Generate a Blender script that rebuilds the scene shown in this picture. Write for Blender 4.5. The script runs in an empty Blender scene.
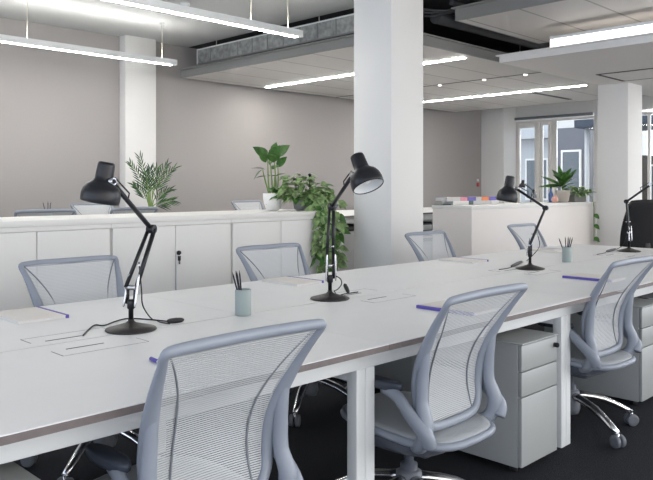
import bpy, bmesh, math, random
from mathutils import Vector, Matrix
S = bpy.context.scene
COL = S.collection
PI = math.pi
F = 726.0; CX = 326.5; HY = 187.0; EYE = 1.25
DESK = 0.73

# ---------------------------------------------------------------- measuring
def at(px, py, d):
    """world point seen at a pixel of the photograph, d metres away"""
    r = d*(px-CX)/F; z = EYE-d*(py-HY)/F
    return Vector(((d+r)*.70711, (d-r)*.70711, z))
def on(px, py, z=DESK):
    return at(px, py, (EYE-z)*F/(py-HY))

# ---------------------------------------------------------------- materials
MATS = {}
def mat(name, col, rough=.5, metal=0., emit=None, es=0., spec=.5, noise=None, bump=None, sss=None, alpha=None, trans=0.):
    m = bpy.data.materials.new(name); m.use_nodes = True
    nt = m.node_tree; b = nt.nodes['Principled BSDF']
    b.inputs['Base Color'].default_value = (*col, 1)
    b.inputs['Roughness'].default_value = rough
    b.inputs['Metallic'].default_value = metal
    b.inputs['Specular IOR Level'].default_value = spec
    if trans: b.inputs['Transmission Weight'].default_value = trans
    if emit:
        b.inputs['Emission Color'].default_value = (*emit, 1); b.inputs['Emission Strength'].default_value = es
    tc = nt.nodes.new('ShaderNodeTexCoord')
    if noise:                                   # (scale, amount)
        n = nt.nodes.new('ShaderNodeTexNoise'); n.inputs['Scale'].default_value = noise[0]; n.inputs['Detail'].default_value = 4
        nt.links.new(tc.outputs['Object'], n.inputs['Vector'])
        r = nt.nodes.new('ShaderNodeValToRGB')
        a = noise[1]
        r.color_ramp.elements[0].position = .3; r.color_ramp.elements[1].position = .7
        r.color_ramp.elements[0].color = (*[c*(1-a) for c in col], 1)
        r.color_ramp.elements[1].color = (*[min(1, c*(1+a)) for c in col], 1)
        nt.links.new(n.outputs['Fac'], r.inputs['Fac']); nt.links.new(r.outputs['Color'], b.inputs['Base Color'])
    if bump:
        n2 = nt.nodes.new('ShaderNodeTexNoise'); n2.inputs['Scale'].default_value = bump[0]
        nt.links.new(tc.outputs['Object'], n2.inputs['Vector'])
        bp = nt.nodes.new('ShaderNodeBump'); bp.inputs['Strength'].default_value = bump[1]; bp.inputs['Distance'].default_value = .01
        nt.links.new(n2.outputs['Fac'], bp.inputs['Height']); nt.links.new(bp.outputs['Normal'], b.inputs['Normal'])
    MATS[name] = m
    return m
def stripes_alpha(m, axis, period, duty):
    """open weave: bands of yarn with gaps between them"""
    nt = m.node_tree; b = nt.nodes['Principled BSDF']; out = nt.nodes['Material Output']
    tc = nt.nodes.new('ShaderNodeTexCoord'); sp = nt.nodes.new('ShaderNodeSeparateXYZ')
    nt.links.new(tc.outputs['Object'], sp.inputs[0])
    d = nt.nodes.new('ShaderNodeMath'); d.operation = 'DIVIDE'; d.inputs[1].default_value = period
    nt.links.new(sp.outputs[axis], d.inputs[0])
    f = nt.nodes.new('ShaderNodeMath'); f.operation = 'FRACT'; nt.links.new(d.outputs[0], f.inputs[0])
    g = nt.nodes.new('ShaderNodeMath'); g.operation = 'LESS_THAN'; g.inputs[1].default_value = duty
    nt.links.new(f.outputs[0], g.inputs[0])
    t = nt.nodes.new('ShaderNodeBsdfTransparent'); mx = nt.nodes.new('ShaderNodeMixShader')
    nt.links.new(g.outputs[0], mx.inputs[0]); nt.links.new(t.outputs[0], mx.inputs[1]); nt.links.new(b.outputs[0], mx.inputs[2])
    nt.links.new(mx.outputs[0], out.inputs[0])
def lines_tex(m, col, col2, w, h, mortar):
    """panel joints on a ceiling raft"""
    nt = m.node_tree; b = nt.nodes['Principled BSDF']
    tc = nt.nodes.new('ShaderNodeTexCoord'); br = nt.nodes.new('ShaderNodeTexBrick')
    br.offset = 0; br.inputs['Scale'].default_value = 1
    br.inputs['Brick Width'].default_value = w; br.inputs['Row Height'].default_value = h
    br.inputs['Mortar Size'].default_value = mortar; br.inputs['Mortar Smooth'].default_value = 0
    br.inputs['Color1'].default_value = (*col, 1); br.inputs['Color2'].default_value = (*[c*.96 for c in col], 1); br.inputs['Mortar'].default_value = (*col2, 1)
    nt.links.new(tc.outputs['Object'], br.inputs['Vector']); nt.links.new(br.outputs['Color'], b.inputs['Base Color'])
    v = nt.nodes.new('ShaderNodeTexVoronoi'); v.inputs['Scale'].default_value = 70; v.inputs['Randomness'].default_value = 0
    nt.links.new(tc.outputs['Object'], v.inputs['Vector'])
    bp = nt.nodes.new('ShaderNodeBump'); bp.inputs['Strength'].default_value = .25; bp.inputs['Distance'].default_value = .004
    nt.links.new(v.outputs['Distance'], bp.inputs['Height']); nt.links.new(bp.outputs['Normal'], b.inputs['Normal'])

wall_m = mat('wall_paint', (.385, .364, .35), .85, bump=(60, .05))
white_m = mat('white_paint', (.78, .77, .745), .7, bump=(40, .04))
ceil_m = mat('ceiling_paint', (.60, .61, .60), .8, bump=(30, .05))
dark_ceil_m = mat('dark_soffit_paint', (.035, .035, .037), .85, noise=(3, .3))
raft_m = mat('perforated_raft', (.68, .655, .63), .6); lines_tex(raft_m, (.68, .655, .63), (.38, .37, .36), 30., .6, .012)
raftb_m = mat('plain_raft', (.86, .83, .80), .65)
edge_m = mat('raft_edge', (.24, .24, .232), .5)
galv_m = mat('galvanised_mesh', (.34, .35, .34), .6, .3, noise=(14, .35))
carpet_m = mat('dark_carpet', (.022, .023, .028), .95, noise=(160, .5), bump=(220, .5), spec=.15)
desk_m = mat('white_laminate', (.76, .76, .755), .42, noise=(5, .015), spec=.4)
brown_m = mat('ply_edge', (.16, .135, .13), .6, noise=(40, .1))
steel_m = mat('white_powder_coat', (.74, .76, .76), .4)
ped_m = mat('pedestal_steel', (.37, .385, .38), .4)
cab_m = mat('cabinet_white', (.80, .79, .76), .45)
gap_m = mat('shadow_gap', (.1, .1, .1), .8)
chair_m = mat('grey_blue_plastic', (.265, .292, .342), .40, bump=(300, .05))
seam_m = mat('seam_grey', (.21, .225, .25), .6)
mesh_m = mat('mesh_weave', (.54, .56, .575), .7); stripes_alpha(mesh_m, 2, .0062, .74)
seat_m = mat('seat_fabric', (.36, .38, .40), .8, bump=(400, .3))
pad_m = mat('dark_arm_pad', (.045, .055, .075), .45)
shell_m = mat('dark_shell', (.09, .10, .125), .45)
alu_m = mat('polished_aluminium', (.75, .75, .76), .22, 1.)
castor_m = mat('castor_grey', (.13, .14, .16), .5)
black_m = mat('lamp_black', (.009, .0095, .0125), .34, spec=.4)
blackf_m = mat('black_fabric', (.012, .012, .013), .8, bump=(300, .2))
base_m = mat('lamp_base_black', (.026, .022, .021), .4, spec=.4)
chrome_m = mat('chrome', (.55, .55, .56), .25, 1.)
inner_m = mat('shade_inner_white', (.75, .77, .78), .4)
bulb_m = mat('frosted_bulb', (.85, .85, .83), .3)
cord_m = mat('black_rubber', (.015, .015, .017), .5)
cup_m = mat('pale_green_cup', (.30, .355, .345), .5)
pencil_m = mat('black_pencil', (.02, .022, .03), .45)
paper_m = mat('cream_cover', (.70, .665, .62), .6)
page_m = mat('pages', (.72, .72, .70), .8)
purple_m = mat('purple_spine', (.10, .075, .38), .5)
leaf_m = mat('leaf_green', (.055, .15, .028), .42, noise=(18, .5))
leaf2_m = mat('pothos_leaf', (.22, .33, .13), .45, noise=(22, .55))
leaf3_m = mat('palm_leaf', (.018, .06, .014), .45, noise=(10, .4))
stem_m = mat('stem_green', (.20, .30, .09), .6)
soil_m = mat('soil', (.03, .02, .015), .95)
potw_m = mat('white_ceramic', (.80, .79, .77), .35)
potg_m = mat('grey_pot', (.22, .22, .21), .6)
potb_m = mat('beige_pot', (.46, .42, .37), .6)
pink_m = mat('pink_ceramic', (.60, .33, .28), .45)
blue_m = mat('blue_glass', (.06, .12, .30), .2)
frame_m = mat('window_frame', (.85, .82, .77), .5)
blind_m = mat('blind_cassette', (.16, .17, .18), .6)
glow_m = mat('light_diffuser', (1, 1, 1), .5, emit=(1, .975, .94), es=34)
inglow_m = mat('raft_light_diffuser', (1, 1, 1), .5, emit=(1, .965, .92), es=62)
trough_m = mat('trough_diffuser', (1, 1, 1), .5, emit=(1, .965, .92), es=2.2)
upglow_m = mat('uplight_diffuser', (1, 1, 1), .5, emit=(1, .975, .94), es=24)
wire_m = mat('suspension_wire', (.62, .58, .48), .5)
red_m = mat('call_point_red', (.55, .08, .07), .4)
fac1_m = mat('outside_render', (.16, .16, .18), .8, noise=(1, .05))
fac2_m = mat('outside_brick', (.10, .09, .078), .8, noise=(2, .1))
fac3_m = mat('outside_white', (.5, .505, .51), .7)
facb_m = mat('outside_roof_blue', (.03, .042, .066), .5)
facg_m = mat('outside_window', (.13, .145, .155), .15)
ground_m = mat('outside_paving', (.35, .34, .33), .9, noise=(2, .1))
orange_m = mat('orange_spine', (.75, .20, .04), .5)
pinks_m = mat('pink_spine', (.62, .22, .27), .5)
dgreen_m = mat('dark_green_spine', (.03, .07, .06), .5)
greyb_m = mat('grey_cover', (.50, .50, .49), .6)
duct_m = mat('dark_duct', (.075, .077, .08), .5, .3)

def glass():
    m = bpy.data.materials.new('window_glass'); m.use_nodes = True
    nt = m.node_tree; nt.nodes.remove(nt.nodes['Principled BSDF']); out = nt.nodes['Material Output']
    t = nt.nodes.new('ShaderNodeBsdfTransparent'); t.inputs[0].default_value = (.93, .96, .97, 1)
    g = nt.nodes.new('ShaderNodeBsdfGlossy'); g.inputs['Roughness'].default_value = .02
    fr = nt.nodes.new('ShaderNodeFresnel'); fr.inputs[0].default_value = 1.45
    mx = nt.nodes.new('ShaderNodeMixShader')
    nt.links.new(fr.outputs[0], mx.inputs[0]); nt.links.new(t.outputs[0], mx.inputs[1]); nt.links.new(g.outputs[0], mx.inputs[2])
    nt.links.new(mx.outputs[0], out.inputs[0]); return m
glass_m = glass()

# ---------------------------------------------------------------- mesh building
class MB:
    def __init__(s): s.bm = bmesh.new(); s.mats = []
    def mi(s, m):
        if m not in s.mats: s.mats.append(m)
        return s.mats.index(m)
    def box(s, a, b, m, bev=0., seg=2, rot=None):
        t = bmesh.new(); bmesh.ops.create_cube(t, size=1)
        a = Vector(a); b = Vector(b); c = (a+b)/2; d = b-a
        for v in t.verts: v.co = Vector((v.co.x*d.x, v.co.y*d.y, v.co.z*d.z))
        if bev: bmesh.ops.bevel(t, geom=t.edges[:], offset=bev, segments=seg, affect='EDGES', profile=.5)
        for v in t.verts:
            if rot is not None: v.co = rot @ v.co
            v.co += c
        s.merge(t, m, smooth=bool(bev)); return s
    def merge(s, t, m, smooth=False):
        i = s.mi(m); vm = {}
        for v in t.verts: vm[v] = s.bm.verts.new(v.co)
        for f in t.faces:
            try: g = s.bm.faces.new([vm[v] for v in f.verts])
            except ValueError: continue
            g.material_index = i; g.smooth = smooth
        t.free()
    def tube(s, pts, r, m, n=10, smooth=2, flat=None, closed=False):
        """pts list of vectors; r float or list; flat = (axis vector, factor) squashes the section"""
        pts = [Vector(p) for p in pts]
        rs = list(r) if isinstance(r, (list, tuple)) else [r]*len(pts)
        if smooth and len(pts) > 2:
            q = []; qr = []; N = len(pts)
            rng = range(N) if closed else range(N-1)
            for i in rng:
                if closed: p0, p1, p2, p3 = pts[i-1], pts[i], pts[(i+1) % N], pts[(i+2) % N]
                else: p0, p1, p2, p3 = pts[max(i-1, 0)], pts[i], pts[i+1], pts[min(i+2, N-1)]
                for k in range(smooth+1):
                    t = k/(smooth+1)
                    q.append(.5*((2*p1)+(p2-p0)*t+(2*p0-5*p1+4*p2-p3)*t*t+(3*p1-p0-3*p2+p3)*t**3))
                    qr.append(rs[i]*(1-t)+rs[(i+1) % N]*t)
            if not closed: q.append(pts[-1]); qr.append(rs[-1])
            pts, rs = q, qr
        i0 = s.mi(m); rings = []; N = len(pts); prev = None
        for i, p in enumerate(pts):
            if closed: d = pts[(i+1) % N]-pts[i-1]
            else: d = pts[min(i+1, N-1)]-pts[max(i-1, 0)]
            d = d.normalized() if d.length > 1e-9 else Vector((0, 0, 1))
            if prev is None:
                u = d.orthogonal().normalized()
            else:
                u = prev-d*prev.dot(d)
                u = u.normalized() if u.length > 1e-6 else d.orthogonal().normalized()
            prev = u; w = d.cross(u)
            ring = []
            for k in range(n):
                a = 2*PI*k/n; o = (u*math.cos(a)+w*math.sin(a))*rs[i]
                if flat: ax = Vector(flat[0]); o = o-ax*o.dot(ax)*(1-flat[1])
                ring.append(s.bm.verts.new(p+o))
            rings.append(ring)
        M = N if closed else N-1
        for i in range(M):
            A, B = rings[i], rings[(i+1) % N]
            off = 0
            if closed and i == N-1:                 # align the twist at the join
                off = min(range(n), key=lambda o: (A[0].co-B[o].co).length)
            for k in range(n):
                f = s.bm.faces.new([A[k], A[(k+1) % n], B[(k+1+off) % n], B[(k+off) % n]]); f.material_index = i0; f.smooth = True
        if not closed:
            for ring, fl in ((rings[0], True), (rings[-1], False)):
                f = s.bm.faces.new(ring[::-1] if fl else ring); f.material_index = i0
        return s
    def lathe(s, prof, m, n=28, org=(0, 0, 0), axis=(0, 0, 1), cap=(True, True), m2=None, split=None):
        """prof list of (r, h) along axis from org"""
        org = Vector(org); ax = Vector(axis).normalized(); u = ax.orthogonal().normalized(); w = ax.cross(u)
        i0 = s.mi(m); i1 = s.mi(m2) if m2 else i0; rings = []
        for r, h in prof:
            rings.append([s.bm.verts.new(org+ax*h+(u*math.cos(2*PI*k/n)+w*math.sin(2*PI*k/n))*max(r, .0004)) for k in range(n)])
        for i in range(len(rings)-1):
            for k in range(n):
                f = s.bm.faces.new([rings[i][k], rings[i][(k+1) % n], rings[i+1][(k+1) % n], rings[i+1][k]])
                f.smooth = True; f.material_index = i1 if (split is not None and i >= split) else i0
        if cap[0]: f = s.bm.faces.new(rings[0][::-1]); f.material_index = i0
        if cap[1]: f = s.bm.faces.new(rings[-1]); f.material_index = i1 if m2 else i0
        return s
    def grid(s, P, m, thick=0., smooth=True):
        """P[i][j] points; thick > 0 makes a closed slab along the surface normal"""
        i0 = s.mi(m); R, C = len(P), len(P[0])
        V = [[s.bm.verts.new(P[i][j]) for j in range(C)] for i in range(R)]
        fs = []
        for i in range(R-1):
            for j in range(C-1):
                f = s.bm.faces.new([V[i][j], V[i][j+1], V[i+1][j+1], V[i+1][j]]); f.material_index = i0; f.smooth = smooth; fs.append(f)
        if thick:
            nrm = (Vector(P[0][1])-Vector(P[0][0])).cross(Vector(P[1][0])-Vector(P[0][0])).normalized()*thick
            W = [[s.bm.verts.new(Vector(P[i][j])-nrm) for j in range(C)] for i in range(R)]
            for i in range(R-1):
                for j in range(C-1):
                    f = s.bm.faces.new([W[i][j], W[i+1][j], W[i+1][j+1], W[i][j+1]]); f.material_index = i0; f.smooth = smooth
            E = [(0, j) for j in range(C)]+[(i, C-1) for i in range(1, R)]+[(R-1, j) for j in range(C-2, -1, -1)]+[(i, 0) for i in range(R-2, 0, -1)]
            for a, b in zip(E, E[1:]+E[:1]):
                f = s.bm.faces.new([V[a[0]][a[1]], W[a[0]][a[1]], W[b[0]][b[1]], V[b[0]][b[1]]]); f.material_index = i0
        return s
    def slab(s, ring, z0, z1, m, dome=0.):
        """horizontal rounded plate from an outline ring of (x, y)"""
        i0 = s.mi(m); lv = []
        c = Vector((sum(p[0] for p in ring)/len(ring), sum(p[1] for p in ring)/len(ring)))
        h = z1-z0
        for z, k in ((z0, .86), (z0+h*.3, .97), (z0+h*.65, 1.), (z1-h*.08, .97), (z1, .88)):
            lv.append([s.bm.verts.new((c.x+(p[0]-c.x)*k, c.y+(p[1]-c.y)*k, z+(dome*math.sin((p[1]-c.y)*6) if dome else 0))) for p in ring])
        n = len(ring)
        for a in range(len(lv)-1):
            for k in range(n):
                f = s.bm.faces.new([lv[a][k], lv[a][(k+1) % n], lv[a+1][(k+1) % n], lv[a+1][k]]); f.material_index = i0; f.smooth = True
        f = s.bm.faces.new(lv[0][::-1]); f.material_index = i0
        f = s.bm.faces.new(lv[-1]); f.material_index = i0; f.smooth = True
        return s
    def leaf(s, p, d, up, L, w, m, droop=.3, fold=.25, n=5):
        """one blade with a midrib fold, tapering at both ends and bending down"""
        p = Vector(p); d = Vector(d).normalized(); up = Vector(up)
        side = d.cross(up); side = side.normalized() if side.length > 1e-4 else Vector((1, 0, 0)); nrm = side.cross(d).normalized()
        i0 = s.mi(m); rows = []
        for i in range(n+1):
            t = i/n; q = p+d*L*t; q = q+Vector((0, 0, -1))*droop*L*t*t
            ww = w*.5*(math.sin(PI*min(1, t**.75*.98+.02)))
            rows.append((s.bm.verts.new(q-side*ww+nrm*ww*fold), s.bm.verts.new(q), s.bm.verts.new(q+side*ww+nrm*ww*fold)))
        for a, b in zip(rows, rows[1:]):
            for k in (0, 1):
                f = s.bm.faces.new([a[k], a[k+1], b[k+1], b[k]]); f.material_index = i0; f.smooth = True
        return s
    def build(s, name, parent=None, loc=None, weld=False):
        if weld: bmesh.ops.remove_doubles(s.bm, verts=s.bm.verts[:], dist=1e-5)
        bmesh.ops.recalc_face_normals(s.bm, faces=s.bm.faces[:])
        me = bpy.data.meshes.new(name); s.bm.to_mesh(me); s.bm.free()
        for m in s.mats: me.materials.append(m)
        o = bpy.data.objects.new(name, me); COL.objects.link(o)
        if parent: o.parent = parent
        if loc is not None: o.location = loc
        return o
def tag(o, label, cat, group=None, kind=None):
    o['label'] = label; o['category'] = cat
    if group: o['group'] = group
    if kind: o['kind'] = kind
    return o
def thing(name, label, cat, loc=(0, 0, 0), rz=0., group=None):
    o = bpy.data.objects.new(name, None); COL.objects.link(o); o.empty_display_size = .1
    o.location = loc; o.rotation_euler = (0, 0, rz)
    return tag(o, label, cat, group)
def struct(name, mb, label=None, parent=None):
    o = mb.build(name, parent)
    if parent is None:
        o['kind'] = 'structure'
        if label: o['label'] = label
    return o
def copy_tree(o, parent=None):
    c = o.copy(); COL.objects.link(c)
    if parent: c.parent = parent
    for ch in list(o.children): copy_tree(ch, c)
    return c
def localise(mb, org):
    for v in mb.bm.verts: v.co -= Vector(org)
    return mb
def solo(name, mb, org, label, cat, group=None):
    """a thing that is one mesh, origin at its base"""
    localise(mb, org); o = mb.build(name, None, org); return tag(o, label, cat, group)

# ---------------------------------------------------------------- the room
YB = 8.76; XW = 14.0; ZC = 3.25
struct('floor', MB().box((-4, -3, -.1), (XW+.25, YB+.2, 0), carpet_m), 'dark speckled office carpet')
struct('ceiling', MB().box((-4, -3, ZC), (5.95, YB+.2, ZC+.2), ceil_m).box((5.95, -3, ZC), (12.3, YB+.2, ZC+.2), dark_ceil_m).box((12.3, -3, ZC), (XW+.25, YB+.2, ZC+.2), ceil_m), 'painted concrete soffit, dark over the rafts')
struct('wall_back', MB().box((-4, YB, 0), (XW+.25, YB+.2, ZC), wall_m), 'plain grey back wall')
# window wall at the far right, openings between piers
w = MB(); w.box((XW, -3, 2.74), (XW+.25, YB, ZC), white_m)
w.box((XW, 8.30, 0), (XW+.25, YB, 2.74), white_m); w.box((XW, 6.28, 0), (XW+.25, 6.46, 2.74), white_m)
w.box((XW, 2.4, 0), (XW+.25, 2.75, 2.74), white_m); w.box((XW, -3, 0), (XW+.25, -1.0, 2.74), white_m)
struct('wall_right', w, 'white wall with tall window openings')
for nm, a, b, lb in (('wall_pillar_centre', (4.70, 3.93), (5.14, 4.36), 'square white pillar behind the bench desk'),
                 ('wall_pillar_right', (9.51, 3.93), (9.98, 4.34), 'square white pillar at the end of the low storage'),
                 ('wall_pillar_left', (4.87, 8.60), (5.33, YB), 'shallow white pilaster on the back wall'),
                 ('wall_pillar_corner', (13.5, 8.2), (XW, YB), 'white corner pier beside the glazed door')):
    struct(nm, MB().box((*a, 0), (*b, ZC), white_m, .006), lb)

def raft(name, x0, y0, x1, y1, z, th, m, label, lip=.03, em=edge_m):
    t = thing(name, label, 'ceiling panel', (x0, y0, z), 0, 'suspended ceiling rafts')
    MB().box((0, 0, 0), (x1-x0, y1-y0, .02), m).build('panel', t)
    e = MB(); X = x1-x0; Y = y1-y0
    for a, b in (((-.02, -.02), (0, Y+.02)), ((X, -.02), (X+.02, Y+.02)), ((0, -.02), (X, 0)), ((0, Y), (X, Y+.02))):
        e.box((*a, 0), (*b, th), em)
    e.box((-.05, -.05, th), (0, Y+.05, th+.015), em); e.box((0, -.05, th), (X, 0, th+.015), em)
    e.build('edge_trim', t)
    for i in range(3):
        for j in (0, 1):
            x = X*(.1+.4*i); y = Y*(.12+.76*j)
            MB().tube([(x, y, .02), (x, y, ZC-z)], .005, wire_m, 6, 0).build('hanger', t)
    return t
R1 = raft('ceiling_raft', 5.70, 4.73, 12.2, 8.52, 2.76, .10, raft_m, 'large perforated grey ceiling raft with two light lines near the back wall')
R2 = raft('ceiling_raft', 6.20, -2.4, 7.86, 4.30, 2.95, .12, raft_m, 'narrow perforated ceiling raft with pale edge at top right')
R3 = raft('ceiling_raft', 7.04, -2.4, 11.8, 4.30, 2.62, .07, raftb_m, 'smooth white ceiling raft over the right pillar with slot diffuser', em=white_m)
# slot diffuser and joints in the rafts
MB().box((1.52, 6.30, -.006), (2.30, 6.33, .004), gap_m).box((1.52, 5.60, -.006), (1.55, 6.30, .004), gap_m).box((1.58, 5.62, -.004), (2.28, 6.28, .001), raftb_m).box((2.28, 5.6, -.006), (2.30, 6.33, .004), gap_m).build('air_grille', R3)
MB().box((3.03, 0, -.004), (3.055, 3.79, .002), gap_m).build('joint', R1)
MB().box((4.75, 1.10, -.006), (6.1, 1.17, .002), gap_m).build('air_slot', R1)
# galvanised air plenum seen above the big raft's left edge
t = thing('air_plenum', 'grey metal mesh air plenum along the raft edge', 'ventilation duct', (5.9, 4.75, 2.96))
MB().box((0.01, 0, .015), (.06, 3.72, .205), galv_m).build('mesh_panel', t)
f = MB(); f.box((0, 0, 0), (.02, 3.72, .018), edge_m).box((0, 0, .2), (.02, 3.72, .215), steel_m).box((0, 3.7, 0), (.02, 3.72, .215), steel_m)
f.build('frame', t)
for k in range(12): MB().box((.004, .3*k+.1, .018), (.012, .3*k+.112, .2), edge_m).build('rib', t)
for k in range(4): MB().tube([(.03, .3+k*1.0, .2), (.03, .3+k*1.0, .288)], .006, wire_m, 6, 0).build('hanger', t)
# dark services in the void between the rafts
def duct(pts, r, label, mt=duct_m):
    m = MB().tube(pts, r, mt, 14, 3); return solo('service_duct', m, pts[0], label, 'ventilation duct')
duct([(6.25, 4.62, 3.05), (9.0, 4.58, 3.05), (12.8, 4.55, 3.05)], .07, 'dark round service duct above the gap between rafts')
duct([(6.3, 4.45, 3.18), (9.0, 4.45, 3.18), (12.5, 4.45, 3.18)], .03, 'thin dark service pipe beside the round duct')
m = MB()
for k in range(3): m.tube([(6.0+k*.06, 4.95, 3.2), (6.05+k*.06, 4.7, 3.12-.03*k), (6.2+k*.05, 4.45, 3.08), (6.5, 4.3, 3.17)], .012, duct_m, 8, 4)
solo('service_cable', m, (6.0, 4.95, 3.2), 'looped dark cables hanging in the ceiling void', 'cable')
m = MB().box((8.2, 4.4, 3.0), (12.6, 4.7, 3.2), duct_m); 

# linear lights
def led(name, a, b, z, label, w_=.06, h_=.075, up=True, wires=(), group='linear ceiling lights', zc=ZC, gm=None):
    a = Vector((*a, z)); b = Vector((*b, z)); d = (b-a); L = d.length; rz = math.atan2(d.y, d.x)
    t = thing(name, label, 'ceiling light', a, rz, group)
    hb = MB().box((0, -w_/2, .006), (L, w_/2, h_-.022 if up else h_), steel_m, .003)
    if up:
        for k in (-1, 1): hb.box((0, min(k*w_/2, k*(w_/2-.004)), h_-.024), (L, max(k*w_/2, k*(w_/2-.004)), h_), steel_m)
        hb.box((0, -w_/2, h_-.024), (.004, w_/2, h_), steel_m).box((L-.004, -w_/2, h_-.024), (L, w_/2, h_), steel_m)
    hb.build('housing', t)
    MB().box((.03, -w_*.4, 0), (L-.07, w_*.4, .008), gm or glow_m).build('diffuser', t)
    if up: MB().box((.05, -w_*.36, h_-.022), (L-.05, w_*.36, h_-.016), upglow_m).build('uplight', t)
    if wires:
        for x in wires:
            w0 = MB().tube([(x, 0, h_), (x, 0, zc-z)], .004, wire_m, 6, 0).build('suspension_wire', t)
            MB().lathe([(.03, 0), (.03, .02)], steel_m, 14, (x, 0, zc-z-.02)).build('ceiling_cap', w0)
    return t
led('linear_light', (.2, 7.69), (5.05, 7.69), 2.75, 'long white suspended light bar nearest the back wall on the left', wires=(.6, 3.0, 4.65))
led('linear_light', (.2, 5.36), (5.0, 5.36), 2.75, 'long white suspended light bar nearer the camera at top left', wires=(.6, 4.15, 4.62))
def inset(x, y0, y1, z, label, up=False, w_=.06, gm=None):
    return led('linear_light', (x, y0), (x, y1), z-.012, label, w_=w_, h_=.03, up=up, gm=gm or inglow_m)
inset(7.1, 4.80, 8.45, 2.76, 'bright recessed light line crossing behind the centre pillar')
inset(10.3, 4.85, 8.45, 2.76, 'far recessed light line in front of the windows')
led('linear_light', (12.9, -1.8), (12.9, 4.2), 2.75, 'added unseen light bar to the right of the frame, brightening the window corner', wires=(.8, 3.0, 5.2), gm=inglow_m)  # extra lamp out of view, added to brighten beam, pier and far back wall
inset(10.3, -1.8, 3.2, 2.62, 'added unseen light line in the smooth raft to the right of the frame, brightening that side', gm=glow_m)  # added out of view to lift the underlit far right side
inset(8.4, -1.8, 2.9, 2.62, 'second added unseen light line in the smooth raft, brightening the storage block front', gm=glow_m)  # another unseen lamp, added to light the front of the storage block
t = thing('linear_light', 'wide glowing light trough between the two right rafts', 'ceiling light', (7.11, -2.3, 2.706), 0, 'linear ceiling lights')
MB().box((-.06, 0, 0), (.05, 6.03, .09), trough_m).build('diffuser', t)
MB().box((-.07, 0, .09), (.06, 6.03, .12), steel_m).build('housing', t)
# downlights on the raft joint
for (yy, lb) in ((6.38, 'small round downlight farther along the raft joint'), (5.62, 'small round downlight on the raft joint near its front'), (4.98, 'small round downlight at the front end of the raft joint')):
    solo('downlight', MB().lathe([(.022, 0), (.028, .012)], trough_m, 16, (8.74, yy, 2.738)), (8.74, yy, 2.738), lb, 'ceiling light')
p = at(185, 4, 7.9)
t = thing('smoke_detector', 'round white smoke detector on the ceiling between the light bars', 'smoke detector', (p.x, p.y, ZC))
MB().lathe([(.055, 0), (.055, -.02), (.04, -.03)], steel_m, 20).build('base', t)
MB().lathe([(.032, -.03), (.03, -.055), (.012, -.062)], inner_m, 20).build('sensor', t)
p = at(436, 26, 7)
t = thing('fire_call_point', 'small red call point on the back wall beside the corner pier', 'call point', (13.36, YB, 1.30))
MB().box((-.035, -.03, -.04), (.035, 0, .04), red_m, .006).build('housing', t)
MB().box((-.03, -.02, .07), (.03, 0, .12), white_m, .004).build('sign', t)

# ---------------------------------------------------------------- windows (wall x = XW)
def pane_frame(parent, y0, y1, z0, z1, fw, x=XW+.08, dx=.06, name='frame'):
    m = MB()
    for a, b in (((y0, z0), (y0+fw, z1)), ((y1-fw, z0), (y1, z1)), ((y0+fw, z0), (y1-fw, z0+fw)), ((y0+fw, z1-fw), (y1-fw, z1))):
        m.box((x, a[0], a[1]), (x+dx, b[0], b[1]), frame_m, .004)
    o = m.build(name, parent)
    return o
def gl(parent, y0, y1, z0, z1, x=XW+.105):
    return MB().box((x, y0, z0), (x+.008, y1, z1), glass_m).build('pane', parent)
def wobj(name, label):
    o = bpy.data.objects.new(name, None); COL.objects.link(o); o['kind'] = 'structure'; o['label'] = label; return o
d1 = wobj('door_1', 'cream framed glazed door beside the corner pier')
pane_frame(d1, 7.36, 8.30, 0, 2.68, .06); pane_frame(d1, 7.68, 8.24, .06, 2.62, .10, XW+.03, .07, 'door_leaf'); pane_frame(d1, 7.42, 7.67, .06, 2.62, .06, XW+.05, .06, 'side_light')
gl(d1, 7.78, 8.14, .16, 2.52, XW+.06); gl(d1, 7.48, 7.61, .12, 2.56, XW+.07)
MB().box((XW-.02, 7.72, 1.02), (XW+.03, 7.745, 1.16), alu_m, .004).build('handle', d1)
w1 = wobj('window_1', 'tall window beside the glazed door')
pane_frame(w1, 6.46, 7.36, .0, 2.68, .05); gl(w1, 6.51, 7.31, .05, 2.63)
w2 = wobj('window_2', 'tall window right of the pillar')
pane_frame(w2, 2.75, 6.28, .0, 2.68, .05); gl(w2, 2.80, 6.23, .05, 2.63)
m = MB()
for y in (3.6, 4.5, 5.4): m.box((XW+.08, y, .05), (XW+.14, y+.05, 2.63), frame_m)
m.build('mullion', w2)
w3 = wobj('window_3', 'tall window at far right')
pane_frame(w3, -1, 2.4, .0, 2.68, .05); gl(w3, -.95, 2.35, .05, 2.63)
t = thing('roller_blind', 'dark grey roller blind cassette above the glazed door', 'blind', (XW-.07, 6.47, 2.685))
MB().box((0, 0, 0), (.07, 1.82, .055), blind_m, .006).build('cassette', t)
MB().box((.02, 0.02, -.012), (.035, 1.8, 0), steel_m).build('hem_bar', t)

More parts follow.
